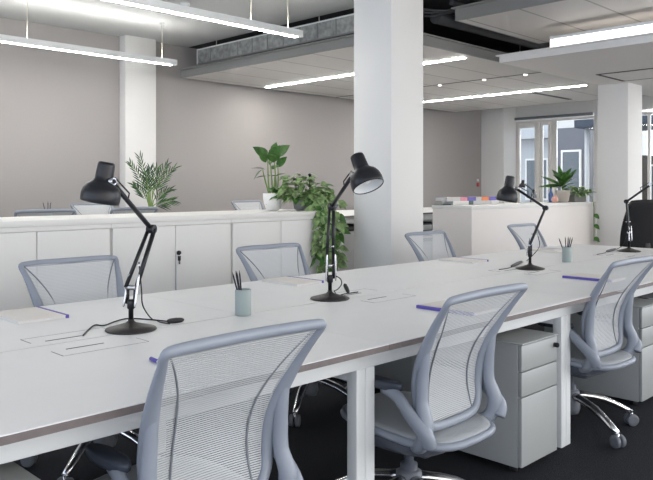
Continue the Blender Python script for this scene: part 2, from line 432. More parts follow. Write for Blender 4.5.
# ---------------------------------------------------------------- outside
struct('ground_outside', MB().box((XW+.25, -12, -.3), (60, 30, -.12), ground_m), 'paved yard outside the windows')
def building(label, x0, y0, x1, y1, h, m, rows, cols, wm=facg_m, band=None, z0=-.12):
    t = thing('outside_building', label, 'building', (x0, y0, z0), 0, 'buildings outside the windows')
    MB().box((0, 0, 0), (x1-x0, y1-y0, h), m).build('wall', t)
    W = (y1-y0)/cols
    for r_ in range(rows):
        for c in range(cols):
            z = .9+r_*h/rows; y = c*W+W*.22
            o = MB().box((-.06, y, z), (.02, y+W*.56, z+h/rows*.5), frame_m).build('window', t)
            MB().box((-.07, y+.06, z+.06), (-.055, y+W*.56-.06, z+h/rows*.5-.06), wm).build('pane', o)
    if band:
        for r_ in range(rows):
            MB().box((-.5, 0, r_*h/rows+.1), (0, y1-y0, r_*h/rows+.3), band).build('balcony', t)
    return t
building('white banded building seen through the glazed door', 24, 12.4, 32, 22, 9, fac3_m, 3, 6, band=fac3_m)
building('grey rendered building seen through the tall window', 20, 9.35, 23.5, 10.45, 3.1, fac1_m, 1, 1)
building('tan brick building behind the right plants', 24, 2, 30, 11.5, 2.4, fac2_m, 1, 5)
t = thing('outside_canopy', 'blue grey canopy roof outside the tall window', 'canopy', (17.5, 5.4, 0))
MB().box((0, 0, 2.75), (2.2, 3.2, 2.95), facb_m, .01).build('roof', t)
for y in (.2, 3.0): MB().tube([(.3, y, -.12), (.3, y, 2.75)], .06, fac3_m, 12, 0).build('post', t)

# ---------------------------------------------------------------- bench desk
def bench(x0, seams, x1, y0, y1, z, label, loc_legs=True):
    t = thing('bench_desk', label, 'desk', (x0, y0, 0), 0, 'shared bench desks')
    ym = (y1-y0)/2; X = x1-x0; Y = y1-y0
    cuts = [0]+[s-x0 for s in seams]+[X]
    for a, b in zip(cuts, cuts[1:]):
        for (c, d) in ((0, ym-.004), (ym+.004, Y)):
            tp = MB().box((a+.0008, c, z-.003), (b-.0008, d, z), desk_m).build('desktop', t)
            MB().box((a+.0008, c, z-.022), (b-.0008, d, z-.003), brown_m).build('edge_core', tp)
    leg_x = [s-x0 for s in seams]
    zb = z-.022
    fr = MB()
    for (yy) in (.105, Y-.105-.045):
        fr.box((.05, yy, zb-.078), (X-.05, yy+.045, zb), steel_m, .002)
    fr.box((.05, ym-.03, zb-.06), (X-.05, ym+.03, zb), steel_m)
    fr.build('beam', t)
    pairs = []
    for s in leg_x: pairs += [(s-.046, s-.001), (s+.001, s+.046)]
    pairs += [(.03, .084), (X-.084, X-.03)]
    for (a, b) in pairs:
        for yy in (.105, Y-.150):
            MB().box((a, yy, 0), (b, yy+.045, zb-.078), steel_m, .002).build('leg', t)
        MB().box((a, .15, zb-.12), (b, Y-.15, zb-.078), steel_m).build('cross_rail', t)
    MB().box((.3, ym-.11, zb-.17), (X-.3, ym+.11, zb-.16), steel_m).box((.3, ym-.11, zb-.16), (X-.3, ym-.105, zb-.10), steel_m).box((.3, ym+.105, zb-.16), (X-.3, ym+.11, zb-.10), steel_m).box((.3, ym-.03, zb-.17), (X-.3, ym+.03, zb-.06), steel_m).build('cable_tray', t)
    return t
BX0 = -1.05; BX1 = 6.30; BY0 = 1.555; BY1 = 3.12; SEAMS = [.40, 1.85, 3.295, 4.745]
D1 = bench(BX0, SEAMS, BX1, BY0, BY1, DESK, 'long white shared bench desk with brown edge carrying the black lamps')
BS = bench(0.2, [1.65, 3.1, 4.55, 6.0, 7.45, 8.9], 12.6, 5.9, 7.4, .91, 'second white bench desk behind the low storage cabinets')
# cable flaps let into the desktop
def flap(x, y, side, parent, org, w_=.30, h_=.085):
    m = MB(); z = DESK+.0003
    X0 = x-.05
    m.box((X0, y, z-.001), (X0+.0022, y+side*h_, z+.0003) if side > 0 else (X0+.0022, y, z+.0003), gap_m) if side > 0 else m.box((X0, y-h_, z-.001), (X0+.0022, y, z+.0003), gap_m)
    yy = y+side*h_
    m.box((X0, yy-.0005, z-.001), (X0+w_, yy+.0005, z+.0003), seam_m)
    m.box((X0+w_, min(y, yy), z-.001), (X0+w_+.0012, max(y, yy), z+.0003), seam_m)
    m.box((x, y-.003, z-.001), (x+.13, y+.003, z+.0006), cord_m)
    localise(m, org); return m.build('cable_flap', parent)
for x in (1.06, 2.51, 3.96, 5.41):
    flap(x, 2.40, 1, D1, (BX0, BY0, 0)); flap(x-.005, 2.235, -1, D1, (BX0, BY0, 0))

def pedestal(x, y, label, flip=False):
    t = thing('drawer_pedestal', label, 'drawer unit', (x, y, 0), PI if flip else 0, 'drawer pedestals under the bench')
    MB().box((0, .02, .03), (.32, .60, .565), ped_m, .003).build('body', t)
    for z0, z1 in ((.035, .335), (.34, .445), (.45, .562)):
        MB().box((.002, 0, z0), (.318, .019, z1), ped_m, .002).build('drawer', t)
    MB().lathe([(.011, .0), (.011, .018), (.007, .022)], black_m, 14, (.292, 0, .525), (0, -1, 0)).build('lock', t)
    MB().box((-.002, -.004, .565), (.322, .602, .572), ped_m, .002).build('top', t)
    for a in (.04, .28):
        for b in (.06, .54): MB().lathe([(.018, 0), (.018, .03)], cord_m, 10, (a, b, 0)).build('foot', t)
    return t
pedestal(.40, 1.66, 'white drawer pedestal at the lower left corner, only its top seen')
pedestal(2.81, 1.62, 'white three drawer pedestal with a black lock beside the middle chair')
pedestal(4.16, 1.64, 'white drawer pedestal behind the right hand mesh chair')
pedestal(3.66, 3.08, 'white pedestal on the far side under the bench behind the middle chair', True)

# ---------------------------------------------------------------- storage cabinets
CY0 = 4.42; CY1 = 5.06; CZ = 1.045
def cabinet(x0, x1, label, lock=True, key=False):
    t = thing('storage_cabinet', label, 'cabinet', (x0, CY0, 0), 0, 'white storage cabinets along the aisle')
    W = x1-x0
    MB().box((.001, .02, .0), (W-.001, CY1-CY0-.02, .995), cab_m, .002).build('body', t)
    MB().box((.001, .003, .0), (W-.001, .02, .05), cab_m).build('plinth', t)
    g = MB(); g.box((.001, .002, .978), (W-.001, .02, 1.005), cab_m); g.build('top_rail', t)
    for k in (0, 1):
        a = .010+k*(W/2-.008); 
        dr = MB().box((a, 0, .055), (a+W/2-.013, .019, .974), cab_m, .002).build('door', t)
        if k == 1 and lock:
            MB().lathe([(.016, 0), (.016, .014), (.01, .018)], black_m, 16, (a+.02, 0, .78), (0, -1, 0)).build('lock', dr)
            if key: MB().box((a+.012, -.02, .70), (a+.024, -.012, .765), chrome_m, .002).box((a+.008, -.022, .725), (a+.028, -.010, .76), black_m, .003).build('key', dr)
            MB().box((a-.004, -.012, .35), (a+.006, 0, .70), steel_m, .002).build('handle', dr)
    return t
cabinet(-.6, .4, 'white two door cabinet at the far left outside the desk lamp', True)
cabinet(.4, 1.4, 'white two door cabinet left of the first mesh chair behind the desk', True)
cabinet(1.4, 2.4, 'white two door cabinet behind the nearest desk lamp on the left', True)
cabinet(2.4, 3.4, 'white two door cabinet with a black lock and key, below the palm', True, True)
cabinet(3.4, 4.4, 'white two door cabinet under the plant in the white pot', True)
solo('cabinet_worktop', MB().box((-.6, CY0-.004, 1.005), (4.42, CY1, CZ), cab_m, .003), (-.6, CY0, 1.005), 'continuous white top over the left row of cabinets', 'worktop')
t = thing('storage_cabinet', 'low grey cabinet under the rear bench glimpsed left of the pillar', 'cabinet', (6.15, 6.15, 0))
MB().box((0, 0, .0), (1.0, .5, .70), greyb_m, .004).build('body', t)
for k in (0, 1): MB().box((.01+k*.49, -.018, .03), (.49+k*.49, 0, .68), greyb_m, .003).build('door', t)
solo('document_tray', MB().box((6.20, 6.2, .70), (6.95, 6.55, .77), black_m, .01).box((6.25, 6.19, .715), (6.9, 6.21, .75), gap_m), (6.2, 6.2, .70), 'black document tray on the low grey cabinet left of the pillar', 'tray')
t = thing('storage_cabinet', 'low grey cabinet under the rear bench glimpsed right of the pillar', 'cabinet', (7.75, 6.15, 0))
MB().box((0, 0, .0), (.9, .5, .48), greyb_m, .004).build('body', t)
for k in (0, 1): MB().box((.01+k*.44, -.018, .03), (.44+k*.44, 0, .46), greyb_m, .003).build('door', t)
t = thing('desktop_printer', 'black printer seen in the gap between pillar and right storage', 'printer', (7.85, 6.2, .48))
MB().box((0, 0, 0), (.50, .40, .28), black_m, .03).build('body', t)
MB().box((.05, -.06, .06), (.45, .05, .08), greyb_m, .005).build('paper_tray', t)
MB().box((.05, -.006, .17), (.45, .02, .24), greyb_m, .005).build('panel', t)
# right storage block
RX0 = 6.63; RX1 = 9.66
t = thing('storage_cabinet', 'long blank white storage block right of the centre pillar', 'cabinet', (RX0, CY0, 0), 0, 'white storage cabinets along the aisle')
MB().box((0, 0, 0), (RX1-RX0, .52, 1.005), mat('warm_white_panel', (.80, .76, .725), .5), .003).build('body', t)
MB().box((-.004, -.004, 1.005), (RX1-RX0+.004, .53, CZ), cab_m, .003).build('top', t)

# ---------------------------------------------------------------- mesh task chair
def yz(z):                                    # side profile of the backrest
    P = [(.40, -.205), (.46, -.190), (.54, -.178), (.62, -.188), (.70, -.220), (.80, -.282), (.885, -.345), (.93, -.38)]
    for (a, ya), (b, yb) in zip(P, P[1:]):
        if z <= b: t = max(0, (z-a)/(b-a)); return ya+(yb-ya)*t
    return P[-1][1]
def hw(z):
    P = [(.44, .165), (.50, .185), (.58, .192), (.66, .200), (.74, .213), (.82, .228), (.89, .243)]
    for (a, wa), (b, wb) in zip(P, P[1:]):
        if z <= b: t = max(0, (z-a)/(b-a)); return wa+(wb-wa)*t
    return P[-1][1]
def make_chair(label, lift=0.):
    root = thing('mesh_office_chair', label, 'chair', group='grey mesh office chairs')
    u = lift
    # frame loop: top bar, sides, bottom bar
    pts = []; rs = []
    def add(x, z, r, dy=0.): pts.append((x, yz(z)+dy, z+u)); rs.append(r)
    zs = [.85, .80, .73, .66, .59, .52, .475]; rr = [.013, .016, .021, .024, .024, .020, .017]
    add(0, .892, .015, .008); add(.13, .892, .015, .002)
    add(.222, .889, .014); add(.242, .880, .012)
    for z, r in zip(zs, rr): add(hw(z), z, r)
    add(.145, .437, .016); add(.09, .425, .016); add(0, .422, .016); add(-.09, .425, .016); add(-.145, .437, .016)
    for z, r in list(zip(zs, rr))[::-1]: add(-hw(z), z, r)
    add(-.242, .880, .012); add(-.222, .889, .014); add(-.13, .892, .015, .002)
    MB().tube(pts, rs, chair_m, 12, 2, flat=((0, 1, 0), .8), closed=True).build('back_frame', root)
    # weave
    P = []
    for i in range(15):
        z = .432+(.888-.432)*i/14; row = []
        for j in range(13):
            s_ = -1+2*j/12; h = max(hw(z)-.006, .1) if z > .45 else .15
            row.append((s_*h, yz(z)+.012*(1-s_*s_)*(1 if z < .75 else .6), z+u))
        P.append(row)
    MB().grid(P, mesh_m).build('back_mesh', root)
    for s in (-1, 1):
        q = [(.232, .885), (.19, .83), (.15, .76), (.125, .68), (.118, .60), (.122, .52), (.130, .44)]
        MB().tube([(s*x, yz(z)+.004, z+u) for x, z in q], .003, seam_m, 6, 3).build('back_seam', root)
        # upright that carries back and arm
        MB().tube([(s*(hw(.72)-.002), yz(.72)-.002, .72+u), (s*.205, yz(.66)-.018, .66+u), (s*.206, -.215, .60+u), (s*.208, -.215, .53+u), (s*.216, -.235, .46+u), (s*.205, -.21, .39+u), (s*.13, -.12, .345+u)],
                  [.012, .019, .021, .022, .027, .026, .02], chair_m, 12, 3).build('back_support', root)
        ar = MB().tube([(s*.216, -.250, .40+u), (s*.232, -.245, .44+u), (s*.238, -.185, .495+u), (s*.222, -.12, .538+u), (s*.210, -.05, .550+u)],
                  [.026, .028, .023, .022, .018], chair_m, 12, 3, flat=((1, 0, 0), .8)).build('armrest', root)
        m = MB(); ring = []
        for k in range(24):
            a = 2*PI*k/24; ring.append((s*.209+.030*math.cos(a)*(1+.1*math.sin(a)), -.03+.105*math.sin(a)))
        m.slab(ring, .552+u, .580+u, pad_m); m.build('arm_pad', ar)
    # seat
    def ell(cx, cy, a, b, n=36, e=.62):
        o = []
        for k in range(n):
            t = 2*PI*k/n; c, s_ = math.cos(t), math.sin(t)
            o.append((cx+a*math.copysign(abs(c)**e, c), cy+b*math.copysign(abs(s_)**e, s_)))
        return o
    st = MB().slab(ell(0, -.035, .205, .258), .375+u, .415+u, seat_m, .012).build('seat', root)
    MB().tube([(x, y, .392+u+.012*math.sin((y+.03)*6)) for x, y in ell(0, -.035, .207, .260, 28)], .014, chair_m, 8, 0, closed=True).build('seat_rim', st)
    MB().slab(ell(0, -.02, .192, .20), .318+u, .378+u, shell_m).build('seat_shell', root)
    MB().box((-.07, -.13, .28+u), (.07, .10, .33+u), shell_m, .015).build('mechanism', root)
    MB().lathe([(.032, .08), (.032, .22+u*.5), (.018, .22+u*.5), (.018, .29+u)], shell_m, 18).build('gas_column', root)
    MB().lathe([(.045, .075), (.052, .10), (.048, .19), (.03, .20)], castor_m, 20).build('hub', root)
    for k in range(5):
        a = PI/2+k*2*PI/5+.27; c, s_ = math.cos(a), math.sin(a)
        lg = MB().tube([(c*.03, s_*.03, .172), (c*.18, s_*.18, .142), (c*.332, s_*.332, .070)], [.025, .023, .015], alu_m, 12, 2, flat=((0, 0, 1), .75)).build('leg', root)
        m = MB()
        for sd in (-1, 1):
            o = Vector((c*.332-s_*.016*sd, s_*.332+c*.016*sd, .031))
            m.lathe([(.012, -.008), (.028, -.011), (.031, -.007), (.031, .007), (.028, .011), (.012, .008)], castor_m, 18, o, (-s_, c, 0))
        m.tube([(c*.332, s_*.332, .028), (c*.332, s_*.332, .07)], .008, alu_m, 8, 0)
        m.build('castor', lg)
    return root
C0 = make_chair('grey mesh office chair in the foreground, largest, back cropped at the bottom')
C0.location = (1.115, 1.715, 0); C0.rotation_euler.z = math.radians(0)
def chair(src, x, y, rz, label):
    c = copy_tree(src); c.location = (x, y, 0); c.rotation_euler = (0, 0, math.radians(rz)); c['label'] = label; return c
chair(C0, 2.135, 1.70, 1, 'grey mesh office chair in front of the bench between foreground chair and drawer pedestal')
chair(C0, 3.575, 1.78, -2, 'grey mesh office chair at right edge beside the two pedestals, castors showing')
chair(C0, 1.62, 3.04, 180, 'mesh chair across the desk at the left behind the cream notebook')
chair(C0, 2.84, 2.98, 180, 'mesh chair across the desk between the pencil cup and second lamp')
chair(C0, 4.52, 3.09, 180, 'mesh chair across the desk just right of the centre pillar')
chair(C0, 6.12, 3.18, 180, 'mesh chair across the desk partly behind the third lamp')
C1 = make_chair('mesh chair behind the cabinets whose back shows between lamp and palm', .165)
C1.location = (3.9, 7.28, 0); C1.rotation_euler.z = PI
chair(C1, 2.55, 6.10, 0, 'mesh chair behind the cabinets at the far left edge')
chair(C1, 3.35, 6.15, 6, 'mesh chair behind the cabinets directly under the lamp arm')
chair(C1, 6.05, 7.2, 180, 'mesh chair behind the cabinets between the two potted plants')
chair(C1, 5.72, 6.12, 0, 'mesh chair behind the trailing plant left of the pillar')

# black executive chair beyond the desk end
t = thing('black_office_chair', 'tall black fabric office chair beyond the desk end at right', 'chair', (7.52, 3.05, 0), math.radians(-42))
P = []
for i in range(12):
    f_ = i/11; z = .50+.60*f_; row = []
    h = .235+.035*math.sin(PI*min(1, f_*1.15)) - .02*f_
    if i == 11: h -= .03
    if i == 0: h -= .05
    for j in range(9):
        s_ = -1+2*j/8; row.append((s_*h, -.24-.12*f_-.05*(1-s_*s_)+.03, z-(.012*abs(s_)**3 if i == 11 else 0)))
    P.append(row)
bk = MB().grid(P, blackf_m, .05).build('backrest', t)
MB().box((-.25, -.22, .43), (.25, .25, .51), blackf_m, .03, 3).build('seat', t)
MB().box((-.03, -.30, .36), (.03, -.22, .70), black_m, .01).build('back_support', t)
MB().box((-.06, -.28, .36), (.06, .1, .43), black_m, .01).build('mechanism', t)
MB().lathe([(.03, .08), (.03, .38)], black_m, 16).build('gas_column', t)
for s in (-1, 1):
    MB().tube([(s*.22, 0, .44), (s*.27, 0, .46), (s*.27, 0, .57)], .014, black_m, 8, 3).box((s*.27-.03, -.12, .57), (s*.27+.03, .12, .60), black_m, .01).build('armrest', t)
for k in range(5):
    a = k*2*PI/5; c, s_ = math.cos(a), math.sin(a)
    lg = MB().tube([(c*.02, s_*.02, .10), (c*.29, s_*.29, .075)], [.022, .014], black_m, 10, 0).build('leg', t)
    MB().lathe([(.022, -.022), (.028, -.018), (.028, .018), (.022, .022)], cord_m, 14, (c*.29, s_*.29, .028), (-s_, c, 0)).tube([(c*.29, s_*.29, .03), (c*.29, s_*.29, .08)], .008, black_m, 8, 0).build('castor', lg)

# ---------------------------------------------------------------- desk lamps
def lamp(base, elbow, head, sh_top, sh_bot, label, cable, switch=None, r_sh=.070, zt=DESK, group='black desk lamps', cable_up=None):
    B = Vector((base[0], base[1], zt)); E = Vector(elbow)-B; H = Vector(head)-B; T = Vector(sh_top)-B; Q = Vector(sh_bot)-B
    t = thing('desk_lamp', label, 'lamp', B, 0, group)
    MB().lathe([(.088, 0), (.092, .003), (.090, .007), (.05, .018), (.02, .027), (.011, .034), (.011, .04)], base_m, 40).build('base', t)
    MB().lathe([(.009, .034), (.009, .075), (.014, .08), (.014, .105), (.010, .112)], black_m, 18).build('stem', t)
    hz = Vector((E.x, E.y, 0)); hz = hz.normalized() if hz.length > 1e-3 else Vector((1, 0, 0))
    hh = Vector((H.x-E.x, H.y-E.y, 0)).normalized()
    sd = Vector((-hh.y, hh.x, 0))
    # bracket with chrome springs
    m = MB()
    for k in (-1, 1): m.tube([Vector((0, 0, .095))+sd*.016*k, Vector((0, 0, .16))+sd*.016*k+hz*.004], .007, black_m, 8, 0)
    m.build('bracket', t)
    P0 = Vector((0, 0, .155)); d = (E-P0).normalized()
    for k in (-1, 1):
        a = Vector((0, 0, .085))+sd*.024*k+hh*.012; b = P0+d*.055+sd*.020*k+hh*.012
        n = 40; pts = []
        ax = (b-a); u = ax.orthogonal().normalized(); w_ = ax.normalized().cross(u)
        MB().tube([a, a.lerp(b, .15), a.lerp(b, .85), b], [.002, .0048, .0048, .002], chrome_m, 10, 1).build('spring', t)
    m = MB()
    m.tube([P0+sd*.020, P0-sd*.020], .009, chrome_m, 12, 0); m.build('pivot', t)
    m = MB(); o = hh*.016
    for k in (-1, 1):
        m.tube([P0-o*k*.35+sd*.019*k, E-o*k*.2+sd*.011*k], .0072 if k < 0 else .0085, black_m, 10, 0)
    m.tube([P0+d*.09+o+sd*.01, P0+d*.09-o-sd*.01], .004, chrome_m, 8, 0)
    m.build('lower_arm', t)
    m = MB(); m.tube([E-sd*.014, E+sd*.014], .017, black_m, 16, 0); m.build('elbow_joint', t)
    up = Vector((0, 0, 1)); du = (H-E).normalized()
    m = MB(); m.tube([E, H], .0088, black_m, 10, 0)
    n2 = sd.cross(du).normalized()
    if n2.z < 0: n2 = -n2
    m.tube([E+(H-E)*.62+n2*.006, E+(H-E)*.64+n2*.028, E+(H-E)*.97+n2*.022], .003, black_m, 8, 0)
    m.build('upper_arm', t)
    axs = (Q-T).normalized(); L = (Q-T).length; k = r_sh/.070
    neck = T+axs*L*.42
    m = MB(); m.tube([H-sd*.012, H+sd*.012], .013, chrome_m, 14, 0)
    jn = H + (neck-H)*.75
    m.tube([H, jn], .009, chrome_m, 10, 0)
    m.lathe([(.004, 0), (.008, .006), (.0085, .014), (.004, .02)], black_m, 14, H+hh*.004, sd if sd.dot(Vector((.7, -.7, 0))) > 0 else -sd)
    m.build('shade_joint', t)
    pr = [(.004, 0), (.022, .0), (.029, .004), (.0305, .012), (.032, .05), (.033, .066), (.042, .078), (.057, .090), (.066, .106), (.070, .126), (.070, .142), (.069, .152), (.066, .156)]
    inn = [(.064, .152), (.066, .140), (.062, .118), (.050, .100), (.034, .086), (.030, .07), (.004, .068)]
    f_ = L/.156
    prof = [(r*k, h*f_) for r, h in pr+inn]
    sh = MB().lathe(prof, black_m, 40, T, axs, cap=(True, False), m2=inner_m, split=len(pr)).build('shade', t)
    for r0, h0 in ((.0308, .018), (.0312, .03), (.0316, .042)): pass
    MB().lathe([(.010, .07*f_), (.014, .085*f_), (.022, .105*f_), (.023, .118*f_), (.016, .134*f_), (.002, .140*f_)], bulb_m, 20, T, axs).build('bulb', sh)
    # flex
    cb = None
    for ci, c in enumerate(cable):
        pts = [Vector(q)-B for q in c]
        for q in pts:
            if q.z < .003: q.z = .003
        o_ = MB().tube(pts, .0026, cord_m, 8, 4).build('cable', t)
        cb = cb or o_
    if switch:
        a = Vector(switch[0])-B; b = Vector(switch[1])-B; a.z = max(a.z, .010); b.z = max(b.z, .010)
        MB().tube([a, a.lerp(b, .15), a.lerp(b, .5), a.lerp(b, .85), b], [.004, .009, .0105, .009, .003], cord_m, 12, 1).build('switch', cb)
    return t
def dk(px, py): return on(px, py, DESK+.003)
b = on(131, 330); 
lamp(b, at(151.5, 229, 2.74), at(111.5, 181.5, 2.50), at(107, 162, 2.52), at(99.5, 202.5, 2.52),
     'black desk lamp nearest the camera, head turned down to the left', 
     [[at(139, 262, 2.68), at(141.5, 290, 2.66), at(143, 306, 2.66), dk(152, 319), dk(162, 322.5), dk(170, 323.5)],
      [dk(169, 321.5), dk(150, 319.5), dk(128, 318.5), dk(115, 321.5), dk(104, 325.5), dk(95, 325), dk(88, 330), dk(83, 335.5)]],
     (dk(167, 323), dk(184, 321.5)), r_sh=.0675)
b = on(330, 299)
lamp(b, at(331.5, 207, 3.36), at(353, 174.5, 3.12), at(356.5, 155, 3.10), at(368.7, 187, 3.04),
     'black desk lamp in the centre, head raised showing its white inside',
     [[at(336, 276, 3.36), at(340.5, 279, 3.36), at(341.5, 284, 3.36), at(338, 289, 3.36), at(334, 291, 3.36)],
      [at(334, 291, 3.36), dk(337.5, 295.5), dk(342, 294.5), dk(347, 293.5), dk(358, 292)]],
     (dk(348.5, 294), at(344.5, 284, 3.45)))
b = on(530, 269)
lamp(b, at(545.5, 208, 4.78), at(516, 188.5, 4.90), at(510.5, 176, 4.88), at(506.5, 201.5, 4.88),
     'third black desk lamp, in front of the long storage block, head pointing straight down',
     [[at(538, 236, 4.72), at(539.5, 246, 4.72), at(534, 254, 4.68), dk(527, 260.5), dk(520.5, 263)], [dk(512, 267), dk(507, 268.5), dk(499, 269.5)]],
     (dk(522, 262.5), dk(511, 267.5)))
b = on(629, 251.5)
lamp(b, at(626.5, 201.5, 5.95), at(651, 184.5, 5.8), at(668, 168, 5.75), at(664, 192, 5.75),
     'farthest black desk lamp on the bench near the black chair, head beyond the right edge',
     [[at(626.5, 236, 5.9), at(623, 245, 5.92), dk(616, 249.5)], [dk(606, 252.5), dk(602, 253.5), dk(597, 254.5)]],
     (dk(616, 249.8), dk(606, 252.3)))
# lamp on the second bench, seen against the windows
q = at(531.5, 215, 11.3)
lamp((q.x, q.y), at(533.5, 190.5, 11.3), at(525, 184.5, 11.2), at(523.2, 180, 11.2), at(522, 187.2, 11.2),
     'tiny black desk lamp far off in front of the glazed door', [], None, zt=.91, r_sh=.05)

# ---------------------------------------------------------------- things on the desk
def cup(x, y, z, label, sticks, h=.105, r=.0325):
    t = thing('pencil_cup', label, 'pencil cup', (x, y, z), 0, 'pencil cups')
    MB().lathe([(r*.97, 0), (r, .004), (r, h-.003), (r-.002, h), (r-.004, h-.003), (r-.004, .008), (.002, .008)], cup_m, 32, cap=(True, True)).build('body', t)
    return t
def pencils(x, y, z, n, label, lean, L=.175, h=.105, seed=1):
    rnd = random.Random(seed)
    for i in range(n):
        a = rnd.uniform(0, 2*PI); br = Vector((math.cos(a), math.sin(a), 0))*.016
        r_, f_ = lean[i % len(lean)]
        tp = Vector((.7071*r_+.7071*f_, -.7071*r_+.7071*f_, L))
        dirr = tp.normalized()
        b0 = Vector((0, 0, .012))-tp*.08
        m = MB(); m.tube([b0, b0+dirr*(L-.02)], .0036, pencil_m, 6, 0); m.tube([b0+dirr*(L-.02), b0+dirr*L], [.0036, .0006], pencil_m, 6, 0)
        o = m.build('pencil', None, (x, y, z)); tag(o, label[i], 'pencil', 'pencils in the cups')
cup(1.846, 2.325, DESK, 'pale green grey pencil cup on the desk left of the centre lamp', 4)
pencils(1.846, 2.325, DESK, 4, ['black pencil leaning farthest left in the near cup', 'black pencil second from left in the near cup', 'black pencil third from left in the near cup', 'most upright black pencil in the near cup'], [(-.050, 0), (-.036, .015), (-.028, -.01), (-.018, .01)], L=.185)
cup(4.736, 2.38, DESK, 'pale green grey pencil cup on the desk right of the third lamp', 5)
pencils(4.736, 2.38, DESK, 5, ['black pencil leaning far left in the far cup', 'black upright pencil in the middle of the far cup', 'black pencil just right of centre in the far cup', 'black pencil leaning right in the far cup', 'black pencil leaning farthest right in the far cup'], [(-.065, 0), (-.008, .015), (.008, -.01), (.03, .01), (.045, 0)], L=.18)
q = at(48, 213, 6.5)
cup(q.x, q.y, .91, 'pencil cup on the rear bench, its pencils peeking over the cabinets', 3)
pencils(q.x, q.y, .91, 3, ['leftmost black pencil peeking over the cabinets', 'middle black pencil peeking over the cabinets', 'rightmost black pencil peeking over the cabinets'], [(-.05, 0), (0, 0), (.03, 0)], L=.215)

def notebook(x, y, rz, label, z=DESK, spine=1):
    t = thing('notebook', label, 'notebook', (x, y, z), math.radians(rz), 'cream notebooks with purple spines')
    MB().box((-.100, -.142, .0), (.100, .142, .002), paper_m).build('back_cover', t)
    MB().box((-.097, -.139, .002), (.097, .139, .010), page_m).build('pages', t)
    MB().box((-.100, -.142, .010), (.090, .142, .0125), paper_m, .0008).build('front_cover', t)
    MB().box((.088, -.1425, .0), (.1015, .1425, .0135), purple_m, .001).build('spine', t)
    return t
notebook(1.215, 2.905, 0, 'cream notebook with purple spine on the far desk half, nearest the left edge')
notebook(2.67, 2.935, 1, 'cream notebook lying left of the centre lamp in front of a chair')
notebook(4.28, 2.925, 0, 'cream notebook lying in front of the chair right of the pillar')
notebook(5.47, 2.925, 0, 'cream notebook lying behind the third lamp on the far desk half')
a = on(151, 358.5, DESK+.006); b = on(163, 364, DESK+.006)
t = thing('marker_pen', 'short purple marker peeking out beside the foreground chair back', 'pen', (a.x, a.y, DESK))
c_ = b-a; z_ = Vector((0, 0, .006))
MB().tube([z_, z_+c_*.6], .006, purple_m, 12, 0).build('barrel', t); MB().tube([z_+c_*.6, z_+c_], .0058, page_m, 12, 0).build('cap', t)
notebook(2.578, 1.79, 180, 'notebook with purple spine half hidden by the middle front chair')
notebook(3.99, 1.84, 180, 'notebook with bright purple spine left of the right front chair back')

# cable hanging under the desk
solo('power_cable', MB().tube([(2.95, 2.35, .59), (2.85, 2.30, .54), (2.83, 2.28, .49), (2.90, 2.26, .44), (3.02, 2.25, .42)], .006, cord_m, 8, 5), (2.95, 2.35, .59), 'black power cable looping under the bench behind the middle chair', 'cable')

# ---------------------------------------------------------------- plants
def pot(parent, prof, m, z0=0, soil=True):
    o = MB().lathe(prof, m, 32).build('pot', parent)
    if soil:
        r, h = max(prof, key=lambda q: q[1])
        MB().lathe([(r-.012, h-.03), (r-.012, h-.02), (.001, h-.018)], soil_m, 24).build('soil', parent)
    return o
# broad leaf plant in white pot
R = random.Random(4)
px_, py_ = 4.19, 4.86
t = thing('potted_plant', 'upright broad leaved plant in a round white pot on the left cabinets', 'plant', (px_, py_, CZ), 0, 'potted plants')
pot(t, [(.045, 0), (.06, .01), (.078, .06), (.086, .11), (.087, .15), (.083, .15), (.080, .11)], potw_m)
RT = Vector((.7071, -.7071, 0)); FW = Vector((.7071, .7071, 0)); UP = Vector((0, 0, 1))
def loc(r_, f_, z_): return RT*r_+FW*f_+UP*z_
st = MB(); fo = MB()
stems = [((-.02, 0), (-.045, .0, .50)), ((.0, .02), (-.025, .02, .46)), ((.02, 0), (.01, 0, .52)), ((.03, -.01), (.045, 0, .40)), ((-.03, .01), (-.09, .02, .36)), ((.01, -.02), (.02, -.03, .30))]
for (a, b_), e in stems:
    st.tube([loc(a, b_, .13), loc(a*1.2+e[0]*.3, b_, .25), loc(*e)], [.008, .007, .004], stem_m, 8, 3)
st.build('stem', t)
big = [((-.04, 0, .46), (-.75, -.1, .7), .17, .075), ((.0, 0, .44), (.35, -.4, .8), .17, .10), ((.02, 0, .47), (.75, 0, .75), .17, .085), ((.01, -.02, .42), (-.15, -.6, .5), .14, .09), ((-.03, .02, .40), (.5, .4, .6), .15, .08),
       ((-.07, .02, .36), (-.9, 0, .2), .12, .045), ((-.09, 0, .36), (-.5, -.2, -.5), .10, .04), ((-.05, 0, .30), (-.9, .2, .0), .10, .035), ((.03, 0, .30), (.7, -.3, .3), .09, .04), ((.02, -.03, .30), (-.4, -.7, .1), .10, .05), ((0, .03, .36), (.3, .8, .5), .11, .06), ((.04, 0, .38), (.6, 0, .8), .13, .06), ((-.06, 0, .42), (-.5, .3, .9), .12, .05), ((.0, 0, .5), (.25, .3, 1), .12, .05)]
for p, d, L, w_ in big: fo.leaf(loc(*p), loc(*d), UP if abs(d[2]) < .65 else -FW*.8+UP*.5, L*1.1, w_*1.25, leaf_m, .15, .3, 7)
fo.build('foliage', t)
